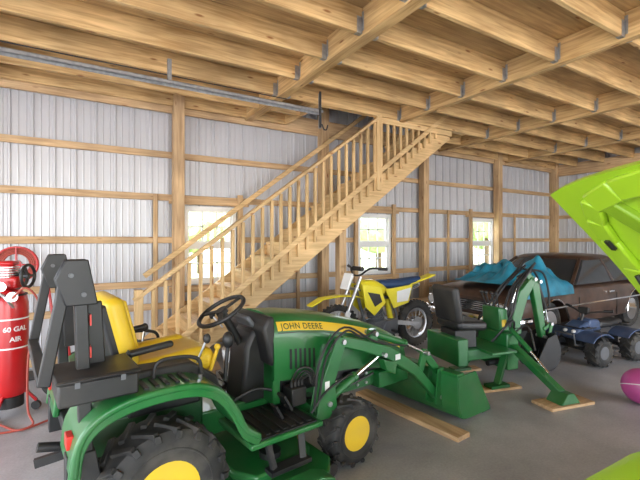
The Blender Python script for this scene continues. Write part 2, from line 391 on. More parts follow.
for s,t in((-1,'right'),(1,'left')):
    ya,yb=sorted((s*.20,s*.585))
    add('fender_'+t,T,gpath(smooth,ya,yb,.035),GR,bevel=.012,seg=3)
    yc=s*.575; a,b=sorted((yc,yc-s*.02))
    add('fender_lip_'+t,T,gpath([(x,z-.030) for x,z in smooth],a,b,.05),GR,bevel=.006)
    ya,yb=sorted((s*.18,s*.36))
    add('fender_console_'+t,T,gprism([(-.22,.85),(-.18,.91),(.2,.91),(.35,.80),(.38,.70),(.2,.82)],ya,yb),BK,bevel=.012)
    add('fender_ribs_'+t,T,[bb(-.1+i*.05,-.08+i*.05,min(s*.40,s*.54),max(s*.40,s*.54),.868,.880) for i in range(5)],BK)
    add('fender_bolts_'+t,T,[gcyl((x,s*.48,.84),(x,s*.48,.868),.012,n=6) for x in(-.16,.2)],STL)
    add('grab_rail_'+t,T,[gtube([(-.02,s*.40,.86),(.0,s*.40,.95),(.12,s*.40,.96),(.22,s*.40,.93),(.24,s*.40,.84)],.011,8)],BK)
    ya,yb=sorted((s*.12,s*.58))
    add('footplate_'+t,T,[bb(.46,.98,ya,yb,.40,.435)],GR,bevel=.01)
    add('footmat_'+t,T,[bb(.5,.94,ya+.02,yb-.02,.435,.445)]+[bb(.52+i*.06,.55+i*.06,ya+.04,yb-.04,.445,.452) for i in range(7)],BK)
    add('step_'+t,T,[gbeam((.6,s*.5,.42),(.62,s*.56,.24),.04,.02),gbeam((.85,s*.5,.42),(.83,s*.56,.24),.04,.02),bb(.58,.87,s*.56-.04,s*.56+.04,.22,.245)],BK)
    add('pedal_'+t,T,[gbox((.84,s*.34,.52),(.015,.09,.12),(0,-30,0)),gcyl((.84,s*.34,.50),(.92,s*.30,.42),.01),gbox((.74,s*.40,.50),(.015,.07,.10),(0,-30,0))],BK)
add('tail_light',T,[bb(-.42,-.39,-.50,-.42,.66,.72),bb(-.42,-.39,.42,.50,.66,.72)],ORG,bevel=.004)
add('seat_base',T,[bb(-.1,.32,-.2,.2,.6,.78)],BK,bevel=.02)
def pad(c,s,rot=None,name='pad',m=SEATY,k=.05):
    return add(name,T,gbox(c,s,rot),m,bevel=k,seg=5)
pad((.15,0,.845),(.50,.48,.14),(0,-5,0),'seat_cushion',SEATY,.055)
pad((.13,-.19,.895),(.42,.10,.08),(0,-5,0),'seat_bolster_right',SEATY,.038); pad((.13,.19,.895),(.42,.10,.08),(0,-5,0),'seat_bolster_left',SEATY,.038)
pad((-.13,0,1.08),(.11,.46,.42),(0,-14,0),'seat_back',SEATY,.05)
pad((-.18,0,1.07),(.05,.43,.37),(0,-14,0),'seat_shell',BK,.02)
for i in(-1,0,1): pad((-.08,i*.13,1.11),(.03,.095,.31),(0,-14,0),'seat_stripe',SEATY if i else BK,.012)
for s in(-1,1):
    pad((.0,s*.28,1.0),(.24,.045,.035),(0,-6,0),'armrest',BK,.016)
    add('armrest_bracket',T,gbeam((-.16,s*.28,.92),(-.10,s*.28,1.0),.02,.04),BK)
g=[]
for s in(-1,1):
    y=s*.44
    pl=[(-.29,1.30),(-.42,1.30),(-.46,1.42),(-.42,1.51),(-.33,1.51)]
    g+=[gbeam((-.33,y,.42),(-.36,y,1.42),.055,.055,up=(1,0,0)),gbeam((-.41,y,1.46),(-.50,y,.95),.05,.05,up=(0,1,0)),
        gprism(pl,y-.042,y-.03),gprism(pl,y+.03,y+.042),
        gprism([(-.26,.40),(-.42,.40),(-.42,.62),(-.30,.62)],y-.04,y+.04),
        gbeam((-.29,s*.38,.93),(-.31,s*.38,1.30),.025,.10,up=(1,0,0))]
g.append(gbeam((-.50,-.44,.97),(-.50,.44,.97),.05,.05)); g.append(gbeam((-.34,-.44,.55),(-.34,.44,.55),.08,.08))
add('roll_bar',T,g,BK,bevel=.006)
add('roll_bar_pins',T,[gcyl((a,s*.44-.055,b),(a,s*.44+.055,b),.011,n=10) for s in(-1,1) for a,b in((-.40,1.44),(-.35,1.35))],GRY)
add('roll_bar_reflectors',T,[bb(-.322,-.315,s*.44-.02,s*.44+.02,z,z+.05) for s in(-1,1) for z in(1.05,1.2)],ORG)
add('tool_box',T,[bb(-.46,-.14,-.60,-.30,.885,.985),bb(-.47,-.13,-.61,-.29,.985,1.005)],BK,bevel=.012)
add('tool_box_latches',T,[bb(x,x+.02,-.613,-.61,.965,.99) for x in(-.40,-.22)],GRY)
add('rear_hitch',T,[gbeam((-.15,s*.2,.35),(-.5,s*.26,.3),.03,.05) for s in(-1,1)]+[gcyl((-.3,0,.45),(-.5,0,.5),.025)],BK)
add('dash',T,gprism([(.62,.45),(.66,.86),(.72,.98),(.82,1.02),(.84,.45)],-.13,.13),BK,bevel=.03)
add('dash_cowl',T,gprism([(.78,.74),(.72,1.00),(.76,1.07),(.81,1.082),(.82,.74)],-.262,.262),BK,bevel=.02)
add('instrument_panel',T,gbox((.71,0,1.03),(.03,.24,.1),(0,-40,0)),GRY,bevel=.01)
add('firewall',T,[bb(.80,.86,-.255,.255,.47,.80)],GR,bevel=.01)
sc=V(.54,0,1.11); ax=V(-.5,0,.86).normalized()
g=[gtorus(sc,.168,.015,ax),gcyl(sc-ax*.02,sc+ax*.012,.042),gcyl(sc-ax*.28,sc,.028)]
_,u,w=basis(ax)
for k in range(3):
    a=2*math.pi*k/3+.5; g.append(gbeam(sc,sc+(u*math.cos(a)+w*math.sin(a))*.165,.03,.012,up=ax))
add('steering_wheel',T,g,BK)
for p,q in (((.25,-.30,.88),(.30,-.33,1.02)),((.64,.2,.95),(.60,.3,1.03)),((.1,.3,.88),(.12,.31,1.0))):
    add('lever',T,[gcyl(p,q,.007,n=8)],STL); add('lever_knob',T,[gsph(q,(.022,.022,.03))],BK)
add('joystick_knob',T,[gsph((.42,-.36,1.0),(.035,.035,.05)),gcyl((.40,-.36,.76),(.42,-.36,1.0),.012)],BK)
add('yellow_lever',T,[gcyl((.36,-.24,.80),(.40,-.25,.93),.012),gsph((.40,-.25,.94),.02)],YE)
def hring(x,w,zt,zb,n=4.0,k=20):
    r=[]
    for i in range(k+1):
        a=math.pi*i/k; c,s=math.cos(a),math.sin(a)
        r.append((x,w*math.copysign(abs(c)**(2/n),c),zb+(zt-zb)*(abs(s)**(2/n))*(1.0)))
    return r
HS=[(.80,.272,1.09,.64),(1.0,.28,1.075,.62),(1.25,.28,1.04,.61),(1.5,.278,.985,.59),(1.75,.272,.915,.55),(1.95,.262,.84,.50),(2.12,.244,.76,.45),(2.22,.215,.69,.43),(2.28,.17,.61,.43)]
def hs(x):
    for a,b in zip(HS,HS[1:]):
        if a[0]<=x<=b[0]:
            t=(x-a[0])/(b[0]-a[0]); return [a[i]+(b[i]-a[i])*t for i in range(4)]
    return HS[-1]
rings=[]
for i in range(29):
    x=.80+(2.28-.80)*i/28; h=hs(x); rings.append(hring(*h))
add('hood',T,gloft(rings),GR,ang=45)
def hside(x,z):
    _,w,zt,zb=hs(x); s=max(0,min(1,(z-zb)/(zt-zb))); sa=s**2.0; ca=math.sqrt(max(0,1-sa*sa)); return w*ca**.5
def hstrip(x0_,x1_,d0,d1,off,sd,N=16):
    r=[]
    for i in range(N+1):
        x=x0_+(x1_-x0_)*i/N; zt=hs(x)[2]; r.append([(x,sd*(hside(x,zt-d)+off),zt-d) for d in [d0+(d1-d0)*k/3 for k in range(4)]])
    return gloft(r,cap=False,closed=False)
for sd,t in((-1,'right'),(1,'left')):
    add('hood_stripe_'+t,T,[hstrip(.84,2.12,.055,.115,.003,sd)],YE)
    add('hood_seam_'+t,T,[hstrip(.84,2.14,.125,.131,.002,sd),hstrip(1.30,1.305,.135,.36,.002,sd,2)],BK)
    add('side_grille_'+t,T,[hstrip(1.84+.045*i,1.865+.045*i,.17,.30,.003,sd,2) for i in range(6)]+[hstrip(.92+.04*i,.94+.04*i,.24,.38,.003,sd,2) for i in range(6)],BK)
def stripe_text(sd):
    c=bpy.data.curves.new('t','FONT'); c.body='JOHN DEERE'; c.size=.055; c.extrude=.001; c.space_character=1.1; c.offset=.0008
    o=bpy.data.objects.new('t',c); bpy.context.scene.collection.objects.link(o); bpy.context.view_layer.update()
    me=bpy.data.meshes.new_from_object(o.evaluated_get(bpy.context.evaluated_depsgraph_get())); bpy.data.objects.remove(o)
    xs=[v.co.x for v in me.vertices]; Lx=max(xs)
    for v in me.vertices:
        q=v.co.x/Lx
        xx=.87+.36*(q if sd<0 else 1-q); zt=hs(xx)[2]; z=zt-.104+v.co.y
        v.co=Vector((xx,sd*(hside(xx,z)+.005),z))
    me.materials.clear(); me.materials.append(GD)
    q=bpy.data.objects.new('hood_lettering',me); bpy.context.scene.collection.objects.link(q); q.parent=T
stripe_text(-1); stripe_text(1)
add('grille',T,[bb(2.265,2.29,-.14,.14,.45,.58)]+[bb(2.29,2.297,-.14,.14,.46+i*.02,.468+i*.02) for i in range(6)],BK,bevel=.004)
add('headlights',T,[gsph((2.17,s*.15,.68),(.06,.06,.045)) for s in(-1,1)],LENS)
add('engine',T,[bb(.90,1.95,-.18,.18,.48,.70),gcyl((1.0,-.2,.56),(1.22,-.2,.56),.05),gcyl((1.5,-.2,.5),(1.7,-.2,.5),.04),gcyl((1.32,-.24,.50),(1.32,-.24,.60),.04)],BK,bevel=.02)
add('loader_valve',T,[bb(.90,1.02,-.34,-.22,.46,.58)]+[gcyl((.92+.03*i,-.30,.58),(.92+.03*i,-.30,.62),.012) for i in range(4)],BK,bevel=.006)
add('valve_hoses',T,[gtube([(.92+.03*i,-.30,.62),(.94+.03*i,-.36,.72-.02*i),(1.04,-.37,.70-.03*i),(1.10,-.37,.55)],.008,8) for i in range(4)]+[gtube([(.5,-.16,.52),(.7,-.22,.60),(.9,-.24,.52)],.010,8),gtube([(.95,-.24,.48),(1.3,-.24,.42),(1.8,-.22,.48)],.010,8)],BK)
dk=[(.34,-.50),(.45,-.68),(.95,-.68),(1.06,-.55),(1.06,.45),(.95,.62),(.45,.62),(.34,.5)]
add('mower_deck',T,[gprism(dk,.07,.17,'xy'),gprism([(.7+(a-.7)*.75,b*.8) for a,b in dk],.17,.225,'xy')],GR,bevel=.015,seg=3)
add('deck_rollers',T,[gcyl((x,y-.03,.05),(x,y+.03,.05),.045,n=16) for x in(.32,1.1) for y in(-.5,.45)],BK)
add('deck_pulleys',T,[gcyl((.7,y,.225),(.7,y,.26),.07) for y in(-.38,.0,.38)]+[gcyl((.7,y,.26),(.7,y,.30),.02) for y in(-.38,.38)],BK)
add('deck_chute',T,gprism([(.5,.2),(.5,.06),(.9,.06),(.9,.2),(.8,.24),(.6,.24)],-.80,-.68),GR,bevel=.01)
add('deck_links',T,[gbeam((.42,s*.3,.22),(.30,s*.2,.42),.02,.03) for s in(-1,1)]+[gbeam((.98,s*.3,.22),(1.1,s*.14,.38),.02,.03) for s in(-1,1)],YE)
def thick(pts,hh):
    up=[];lo=[];n=len(pts)
    for i,(a,b) in enumerate(pts):
        t=Vector((pts[min(i+1,n-1)][0]-pts[max(i-1,0)][0],0,pts[min(i+1,n-1)][1]-pts[max(i-1,0)][1])).normalized(); n_=Vector((-t.z,0,t.x))
        up.append((a+n_.x*hh[i]/2,b+n_.z*hh[i]/2)); lo.append((a-n_.x*hh[i]/2,b-n_.z*hh[i]/2))
    return up+lo[::-1]
def arm(s):
    y=s*.40
    mp_=thick([(1.12,.36),(1.14,.62),(1.26,.90)],[.20,.11,.10])
    add('loader_mast',T,[gprism(mp_,y-.045,y-.033),gprism(mp_,y+.033,y+.045),bb(1.05,1.2,min(s*.13,y),max(s*.13,y),.36,.44),gprism(thick([(1.10,.40),(1.12,.62),(1.20,.80)],[.08,.05,.04]),y-.033,y+.033)],GR,bevel=.005)
    pts=[(1.27,.87),(1.50,.80),(1.78,.70),(2.10,.50),(2.42,.20)]
    add('loader_arm',T,gprism(thick(pts,[.075,.085,.10,.09,.07]),y-.03,y+.03),GR,bevel=.008)
    add('arm_gusset',T,[gprism([(1.70,.66),(1.86,.61),(1.84,.52),(1.74,.57)],y-.034,y+.034)],GR,bevel=.004)
    add('lift_cylinder',T,[gcyl((1.14,y,.46),(1.42,y,.58),.030),gcyl((1.40,y,.572),(1.43,y,.584),.036)],GR); add('lift_rod',T,[gcyl((1.42,y,.58),(1.70,y,.70),.015)],CHR)
    add('bucket_cylinder',T,[gcyl((1.60,y,.88),(1.98,y,.74),.028),gcyl((1.96,y,.747),(1.99,y,.737),.034),gprism([(1.55,.80),(1.66,.76),(1.63,.91),(1.57,.91)],y-.02,y+.02)],GR)
    add('bucket_rod',T,[gcyl((1.98,y,.74),(2.24,y,.62),.013)],CHR)
    add('bucket_link',T,[gbeam((2.18,y,.44),(2.26,y,.64),.07,.03,up=(0,1,0)),gbeam((2.24,y,.62),(2.46,y,.40),.07,.03,up=(0,1,0))],GR,bevel=.004)
    add('pins',T,[gcyl((a,y-.06,b),(a,y+.06,b),.018,n=12) for a,b in((1.27,.87),(1.14,.46),(1.70,.70),(1.60,.88),(2.24,.62),(2.42,.20))],STL)
    add('hydraulic_hose',T,[gtube([(1.04,y+s*.05,.5),(1.10,y+s*.065,.80),(1.28,y+s*.06,.95),(1.45,y+s*.05,.88),(1.62,y+s*.02,.90)],.008,8),gtube([(1.0,y+s*.05,.45),(1.04,y+s*.075,.80),(1.26,y+s*.065,.98),(1.6,y+s*.05,.82),(2.0,y+s*.03,.72)],.008,8),
        gtube([(.98,y+s*.05,.44),(1.1,y+s*.06,.56),(1.3,y+s*.05,.62),(1.40,y,.60)],.008,8)],BK)
arm(-1); arm(1)
add('loader_crossbar',T,[gcyl((2.06,-.4,.52),(2.06,.4,.52),.04)],GR)
add('warning_label',T,[bb(1.84,1.90,-.4335,-.432,.63,.675),bb(1.10,1.14,-.447,-.4455,.56,.62)],WHT)
bp=[(2.44,.42),(2.42,.28),(2.45,.12),(2.54,.035),(2.94,.02)]
bps=[(p.x,p.z) for p in smoothpts([(a,0,b) for a,b in bp],4)]
add('bucket',T,[gpath(bps,-.62,.62,.016)]+[gprism(bps+[(2.94,.05),(2.70,.42)],s*.62-.008,s*.62+.008) for s in(-1,1)]+[bb(2.42,2.52,-.62,.62,.41,.44),bb(2.82,2.96,-.62,.62,.008,.022)],GR,bevel=.003,seg=1)
add('bucket_brackets',T,[gprism([(2.34,.16),(2.48,.10),(2.46,.46),(2.38,.46)],s*.40+d-.006,s*.40+d+.006) for s in(-1,1) for d in(-.05,.05)],GR)
# ------------------------------------------------------------------ BACKHOE
B=root('backhoe_attachment',(3.80,3.0,0),-12)
add('main_frame',B,[bb(-.35,.45,-.20,.20,.30,.42),bb(-.38,-.25,-.28,.28,.28,.56),bb(.30,.46,-.24,.24,.16,.56)],GR,bevel=.012)
add('footrest',B,[bb(-.05,.28,-.40,.40,.40,.425)],GR,bevel=.005)
add('seat_pedestal',B,[bb(-.30,-.02,-.13,.13,.42,.62)],BK,bevel=.01)
add('seat_cushion',B,gbox((-.12,0,.67),(.38,.42,.10),(0,4,0)),BK,bevel=.04,seg=4)
add('seat_back',B,gbox((-.31,0,.90),(.09,.42,.40),(0,-10,0)),BK,bevel=.04,seg=4)
add('control_tower',B,[gprism([(.30,.56),(.44,.56),(.40,.82),(.28,.84)],-.14,.14)],GR,bevel=.02)
add('control_levers',B,[gcyl((.32,s,.82),(.26,s*1.15,.98),.008) for s in(-.1,-.04,.04,.1)]+[gsph((.26,s*1.15,.99),.022) for s in(-.1,-.04,.04,.1)],BK)
add('swing_post',B,[gcyl((.56,0,.18),(.56,0,.58),.06),bb(.44,.66,-.09,.09,.20,.27),bb(.44,.66,-.09,.09,.50,.57)],GR,bevel=.01)
add('swing_cylinders',B,[gcyl((.10,s*.16,.24),(.40,s*.14,.24),.028) for s in(-1,1)],BK)
def limb(name,pts,hs_,y,th,m=GR):
    return add(name,B,gprism(thick(pts,hs_),y-th,y+th),m,bevel=.01)
limb('boom',[(.60,.40),(.64,.68),(.74,.95),(.90,1.13)],[.09,.14,.15,.09],0,.045)
limb('dipper',[(.80,1.20),(.93,1.08),(1.03,.62),(1.06,.42)],[.07,.12,.10,.07],0,.035)
add('boom_cylinder',B,[gcyl((.54,0,.54),(.60,0,.86),.034),gcyl((.70,0,1.15),(.88,0,1.22),.028)],BK)
add('boom_rod',B,[gcyl((.60,0,.86),(.67,0,1.02),.016),gcyl((.62,0,1.06),(.72,0,1.16),.015)],CHR)
add('bucket_cylinder',B,[gcyl((.98,0,1.10),(1.12,0,.76),.028)],BK)
add('bucket_rod',B,[gcyl((1.12,0,.76),(1.16,0,.58),.013)],CHR)
add('bucket_linkage',B,[gbeam((1.16,s*.045,.58),(1.05,s*.045,.52),.012,.04) for s in(-1,1)]+[gbeam((1.16,s*.06,.58),(1.12,s*.06,.46),.012,.04) for s in(-1,1)],GR)
add('pivot_pins',B,[gcyl((a,-.07,b),(a,.07,b),.02,n=12) for a,b in((.60,.42),(.90,1.13),(1.06,.43),(1.16,.58),(.98,1.10))],STL)
add('digging_bucket',B,[gpath([(p.x,p.z) for p in smoothpts([(1.12,0,.48),(1.20,0,.28),(1.14,0,.10),(.96,0,.05),(.82,0,.16)],4)],-.15,.15,.016)]+[gprism([(.99,.44),(1.12,.48),(1.20,.28),(1.14,.10),(.96,.05),(.82,.16)],s*.15-.007,s*.15+.007) for s in(-1,1)]+[gbeam((.82,y,.16),(.75,y,.24),.03,.02) for y in(-.12,0,.12)],BK,bevel=.003)
for s in(-1,1):
    add('stabilizer_arm',B,[gbeam((.38,s*.24,.42),(.42,s*.80,.10),.09,.07)],GR,bevel=.008)
    add('stabilizer_foot',B,[gprism([(.30,.03),(.54,.03),(.51,.07),(.46,.13),(.38,.13),(.33,.07)],s*.82-.09,s*.82+.09)],GR,bevel=.006)
    add('stabilizer_cylinder',B,[gcyl((.38,s*.22,.60),(.40,s*.46,.42),.026)],GR); add('stabilizer_rod',B,[gcyl((.40,s*.46,.42),(.42,s*.66,.25),.013)],CHR)
    add('frame_foot',B,[gbeam((.30,s*.2,.32),(.10,s*.30,.05),.06,.06),bb(-.02,.22,s*.3-.06,s*.3+.06,.03,.06)],GR)
add('hydraulic_hoses',B,[gtube([(.34,y,.50),(.42,y*2.2,.80),(.54,y*1.6,1.02),(.70,y*1.2,1.17),(.86,y,1.24+abs(y))],.013,8) for y in(-.09,-.06,-.03,.05,.08)]+[gtube([(.84,y,1.25),(1.02,y,1.20),(1.10,y,1.0),(1.12,y,.8)],.012,8) for y in(-.06,.06)]+[gtube([(.2,y,.46),(.36,y*2,.70),(.52,y,.58)],.012,8) for y in(-.12,.12)]+[gtube([(.36,s_*.2,.52),(.48,s_*.34,.66),(.42,s_*.5,.44)],.010,8) for s_ in(-1,1)],BK)
add('decals',B,[bb(.32,.38,-.1425,-.141,.62,.70)],YE)
lb=root('lumber_boards')
add('boards',lb,[gbox((4.06,2.12,.014),(.55,.24,.028),(0,0,-12)),gbox((4.38,3.73,.014),(.4,.2,.028),(0,0,-12)),gbox((3.86,2.69,.014),(.5,.14,.028),(0,0,-15)),gbox((4.0,3.30,.014),(.5,.14,.028),(0,0,-15))],WX,bevel=.003,seg=1)
pk=root('wood_plank')
add('board',pk,[gbox((2.58,2.74,.02),(.16,1.2,.04),(0,0,6))],WY,bevel=.003,seg=1)
# ------------------------------------------------------------------ DIRT BIKE
D=root('dirt_bike',(3.70,4.46,0),180,1.04)
def spoked(p,tag,c,R,w):
    c=Vector(c)
    add('tire_'+tag,p,gtorus(c,R-w/2,w/2,(0,1,0),40,12),RB)
    add('knobs_'+tag,p,[gbox(c+V(math.cos(a)*R*.985,o,math.sin(a)*R*.985),(.02,.022,.022),(0,-math.degrees(a),0)) for i in range(36) for o,a in((-.022,2*math.pi*i/36),(.022,2*math.pi*(i+.5)/36))],RB)
    g=[glathe([(-.02,R-w*.95),(.02,R-w*.95),(.015,R-w*1.15),(-.015,R-w*1.15)],c,(0,1,0),40,True)]
    g+= [gcyl(c+V(0,(-.03 if i%2 else .03),0),c+V(math.cos(2*math.pi*i/24)*(R-w),0,math.sin(2*math.pi*i/24)*(R-w)),.003,n=5) for i in range(24)]
    g.append(gcyl(c-V(0,.05,0),c+V(0,.05,0),.035)); g.append(gcyl(c+V(0,.05,0),c+V(0,.055,0),.09))
    add('wheel_'+tag,p,g,STL)
spoked(D,'front',(.72,0,.355),.35,.08); spoked(D,'rear',(-.66,0,.335),.33,.12)
add('fork',D,[gcyl((.72,s*.09,.34),(.40,s*.09,1.06),.022) for s in(-1,1)]+[gbeam((.47,-.11,.90),(.47,.11,.90),.06,.03)],STL)
add('fork_guards',D,[gbeam((.73,s*.11,.36),(.60,s*.11,.62),.02,.07,up=(1,0,0)) for s in(-1,1)],WHT)
add('frame',D,[gtube([(.42,0,.94),(.30,0,.55),(.15,0,.24),(-.25,0,.24),(-.30,0,.45),(-.20,0,.72)],.022,8),gtube([(.42,0,.90),(.1,0,.80),(-.2,0,.74),(-.72,0,.88)],.02,8)],GRY)
add('swingarm',D,[gbeam((-.22,s*.08,.40),(-.66,s*.09,.33),.03,.06) for s in(-1,1)],STL)
add('shock',D,[gcyl((-.2,0,.38),(-.12,0,.72),.04)],BYEL)
add('engine',D,[bb(-.22,.18,-.12,.12,.25,.45),gcyl((.04,0,.42),(.12,0,.68),.09),gcyl((-.05,-.15,.35),(-.05,.15,.35),.10)]+[gcyl((.05+.012*i,0,.46+.03*i),(.053+.012*i,0,.468+.03*i),.12) for i in range(6)],GRY,bevel=.004)
add('fuel_tank',D,gloft([[(x,w*math.cos(a),z+h*math.sin(a)) for a in [2*math.pi*k/16 for k in range(16)]] for x,w,z,h in((.36,.04,.94,.04),(.30,.11,.90,.11),(.15,.14,.88,.13),(.0,.11,.86,.09),(-.08,.05,.86,.05))]),BYEL)
add('shrouds',D,[gprism([(.42,.96),(.12,.92),(.03,.70),(.22,.54),(.36,.66)],s*.15-.012,s*.15+.012) for s in(-1,1)],BYEL,bevel=.008)
add('shroud_graphics',D,[gprism([(.34,.86),(.14,.82),(.10,.72),(.22,.66)],s*.165-.002,s*.165+.002) for s in(-1,1)],BK)
add('seat',D,gloft([[(x,w*math.cos(a),z+h*math.sin(a)) for a in [2*math.pi*k/16 for k in range(16)]] for x,w,z,h in((.12,.05,.95,.03),(.0,.08,.93,.06),(-.3,.10,.92,.07),(-.6,.09,.96,.05),(-.72,.05,.98,.03))]),NAVY)
add('side_panel',D,[gprism([(.0,.87),(-.5,.91),(-.42,.66),(-.15,.60)],s*.11-.01,s*.11+.01) for s in(-1,1)],BYEL,bevel=.006)
add('number_plate',D,[gprism([(-.2,.83),(-.46,.87),(-.40,.69),(-.2,.68)],s*.125-.004,s*.125+.004) for s in(-1,1)],WHT)
add('rear_fender',D,gpath([(-.5,.91),(-.75,.96),(-1.0,1.02)],-.08,.08,.025),BYEL,bevel=.008)
add('front_fender',D,gpath([(1.12,.72),(.95,.80),(.70,.82),(.45,.80),(.30,.76)],-.07,.07,.02),BYEL,bevel=.008)
add('front_plate',D,gbox((.56,0,1.0),(.03,.18,.22),(0,-20,0)),WHT,bevel=.01)
add('handlebar',D,gtube([(.26,-.40,1.17),(.34,-.22,1.17),(.40,-.08,1.08),(.40,.08,1.08),(.34,.22,1.17),(.26,.40,1.17)],.013,8),BK)
add('grips',D,[gcyl((.23,s*.42,1.17),(.29,s*.32,1.17),.02) for s in(-1,1)]+[gcyl((.38,-.1,1.16),(.38,.1,1.16),.03)],BK)
add('exhaust',D,[gtube([(.15,-.05,.6),(.25,-.12,.45),(.05,-.14,.4),(-.25,-.13,.62),(-.45,-.13,.74)],.025,8),gcyl((-.40,-.14,.72),(-.85,-.14,.88),.045)],STL)
add('foot_pegs',D,[bb(-.12,-.07,-.24,.24,.30,.33),gcyl((-.12,.1,.3),(-.28,.16,.005),.012)],BK)
# ------------------------------------------------------------------ CARS
def car(name,loc,yaw,stat,body,gh,wheels,rim,wr=.32,engine_bay=None,dome=.06):
    C=root(name,loc,yaw); rings=[]
    for x,w,zb,zs,zt in stat:
        half=[(0,zb),(w*.55,zb),(w*.86,zb+.01),(w*.97,zb+.07),(w,zb+(zs-zb)*.45),(w*.985,zb+(zs-zb)*.8),(w*.955,zs),(w*.88,zs+(zt-zs)*.45),(w*.6,zs+(zt-zs)*.85),(w*.25,zt)]
        r=[(x,0,zb)]+[(x,y,z) for y,z in half[1:]]+[(x,0,zt)]+[(x,-y,z) for y,z in half[:0:-1]]
        rings.append(r)
    b=add('body',C,gloft(rings),body,ang=50)
    cut=[gcyl((x,s*.35,wr+.0),(x,s*1.3,wr+.0),wr+.055,n=32) for x in wheels for s in(-1,1)]
    boolcut(b,cut)
    if engine_bay: boolcut(b,[bb(*engine_bay)])
    add('underbody',C,[bb(stat[0][0]*.8,stat[-1][0]*.8,-.5,.5,.2,.45)],BK)
    for x in wheels:
        for s in(-1,1): wheel(C,'%s_%s'%('front' if x>0 else 'rear','left' if s>0 else 'right'),(x,s*.70,wr),wr,.19,wr*.6,rim)
    xb0,xt0,xt1,xb1,wb_,wt,zb,zt=gh
    def ringz(xa,xc,w,z): return [(xa,-w*.88,z),(xa+.10,-w,z),(xc-.12,-w,z),(xc-.02,-w*.86,z),(xc+.05,-w*.45,z),(xc+.07,0,z),(xc+.05,w*.45,z),(xc-.02,w*.86,z),(xc-.12,w,z),(xa+.10,w,z),(xa,w*.88,z),(xa-.05,0,z)]
    zm=zb+(zt-zb)*.6; f_=.66
    add('windows',C,gloft([ringz(xb0,xb1,wb_,zb-.03),ringz(xb0+(xt0-xb0)*f_,xb1+(xt1-xb1)*f_*.94,wb_+(wt-wb_)*f_*.85,zm),ringz(xt0,xt1,wt,zt)]),GLS,ang=30)
    add('roof',C,gloft([ringz(xt0-.05,xt1+.03,wt+.02,zt-.03),ringz(xt0-.02,xt1,wt+.012,zt+.01),ringz(xt0+.10,xt1-.10,wt*.86,zt+dome*.7),ringz(xt0+.35,xt1-.35,wt*.45,zt+dome)]),body,ang=50)
    g=[]
    for s in(-1,1):
        g+=[gbeam((xb1-.06,s*wb_*.95,zb-.02),(xt1-.05,s*wt*.95,zt),.05,.04),gbeam((xb0+.04,s*wb_*.95,zb-.02),(xt0+.02,s*wt*.95,zt),.12,.05)]
        m=(xb0+xb1)/2-.15; g.append(gbeam((m,s*wb_*1.0,zb-.02),(m+.03,s*wt*1.0,zt),.03,.06,up=(1,0,0)))
    add('pillars',C,g,body,bevel=.008)
    return C
stt=[(-2.34,.62,.42,.60,.64),(-2.28,.74,.34,.70,.80),(-2.0,.83,.27,.78,.90),(-1.4,.87,.24,.80,.93),(-.6,.88,.23,.81,.93),(.2,.88,.23,.81,.93),(.8,.88,.23,.81,.945),(1.3,.87,.24,.80,.945),(1.8,.85,.26,.78,.92),(2.12,.82,.30,.74,.88),(2.26,.77,.36,.70,.83),(2.33,.70,.42,.66,.74)]
K=car('classic_sedan',(7.45,4.15,0),180,stt,MAR,(-1.62,-1.02,.12,.76,.80,.60,.91,1.28),(-1.35,1.38),CHR,.33,dome=.075)
add('front_bumper',K,[gtube([(2.05,-.88,.46),(2.30,-.84,.46),(2.42,-.6,.46),(2.44,0,.46),(2.42,.6,.46),(2.30,.84,.46),(2.05,.88,.46)],.055,10)],CHR)
add('rear_bumper',K,[gtube([(-2.05,-.88,.48),(-2.30,-.82,.48),(-2.42,-.5,.48),(-2.42,.5,.48),(-2.30,.82,.48),(-2.05,.88,.48)],.05,10)],CHR)
add('grille',K,[bb(2.325,2.345,-.42,.42,.55+.03*i,.562+.03*i) for i in range(5)],CHR); add('grille_back',K,[bb(2.31,2.333,-.43,.43,.53,.70)],BK)
add('headlights',K,[gcyl((2.27,s*y,.62),(2.355,s*y,.62),.072) for s in(-1,1) for y in(.50,.64)],LENS)
add('headlight_rings',K,[gtorus((2.355,s*y,.62),.075,.01,(1,0,0)) for s in(-1,1) for y in(.50,.64)],CHR)
add('side_trim',K,[bb(-2.0,1.9,s*.882-.006,s*.882+.006,.58,.60) for s in(-1,1)]+[bb(-.42,-.28,s*.885-.01,s*.885+.01,.72,.74) for s in(-1,1)],CHR)
add('door_lines',K,[bb(x,x+.012,s*.878-.004,s*.878+.004,.32,.70) for s in(-1,1) for x in(-.55,.70)],BK)
add('wheel_arch_trim',K,[gtube([(x+.385*math.cos(a),s*.868,.33+.385*math.sin(a)) for a in [rad(d) for d in range(0,181,12)]],.012,6,False) for x in(-1.35,1.38) for s in(-1,1)],CHR)
def tarp():
    N,M=52,44; vs=[];f=[]
    for i in range(N+1):
        for j in range(M+1):
            u=i/N;v=j/M
            x=.98+u*1.26; y=-.30+v*1.22
            e=min(u,1-u,v,1-v)*2
            n=noise.noise(V(u*3.5,v*3.5,3.1)); n2=abs(noise.noise(V(u*9,v*8,9.3)))
            z=.96+.33*(max(0,math.sin(math.pi*u))**.7)*(max(0,math.sin(math.pi*v))**.6)*(.72+.8*n)+.16*n2*min(1,e*3)
            if y>.84: z-= (y-.84)*2.2; y=.84+(y-.84)*.5+.06
            z=max(z,.955) if y<=.84 else z
            vs.append(V(x+.06*noise.noise(V(v*5,u*3,1)),y+(.06*noise.noise(V(u*5,v*3,6)) if y<.7 else 0),z))
    for i in range(N):
        for j in range(M):
            a=i*(M+1)+j; f.append((a,a+1,a+M+2,a+M+1))
    R_=root('blue_tarp',(7.45,4.15,0),180)
    o=add('sheet',R_,[(vs,f)],TARP,ang=180)
tarp()
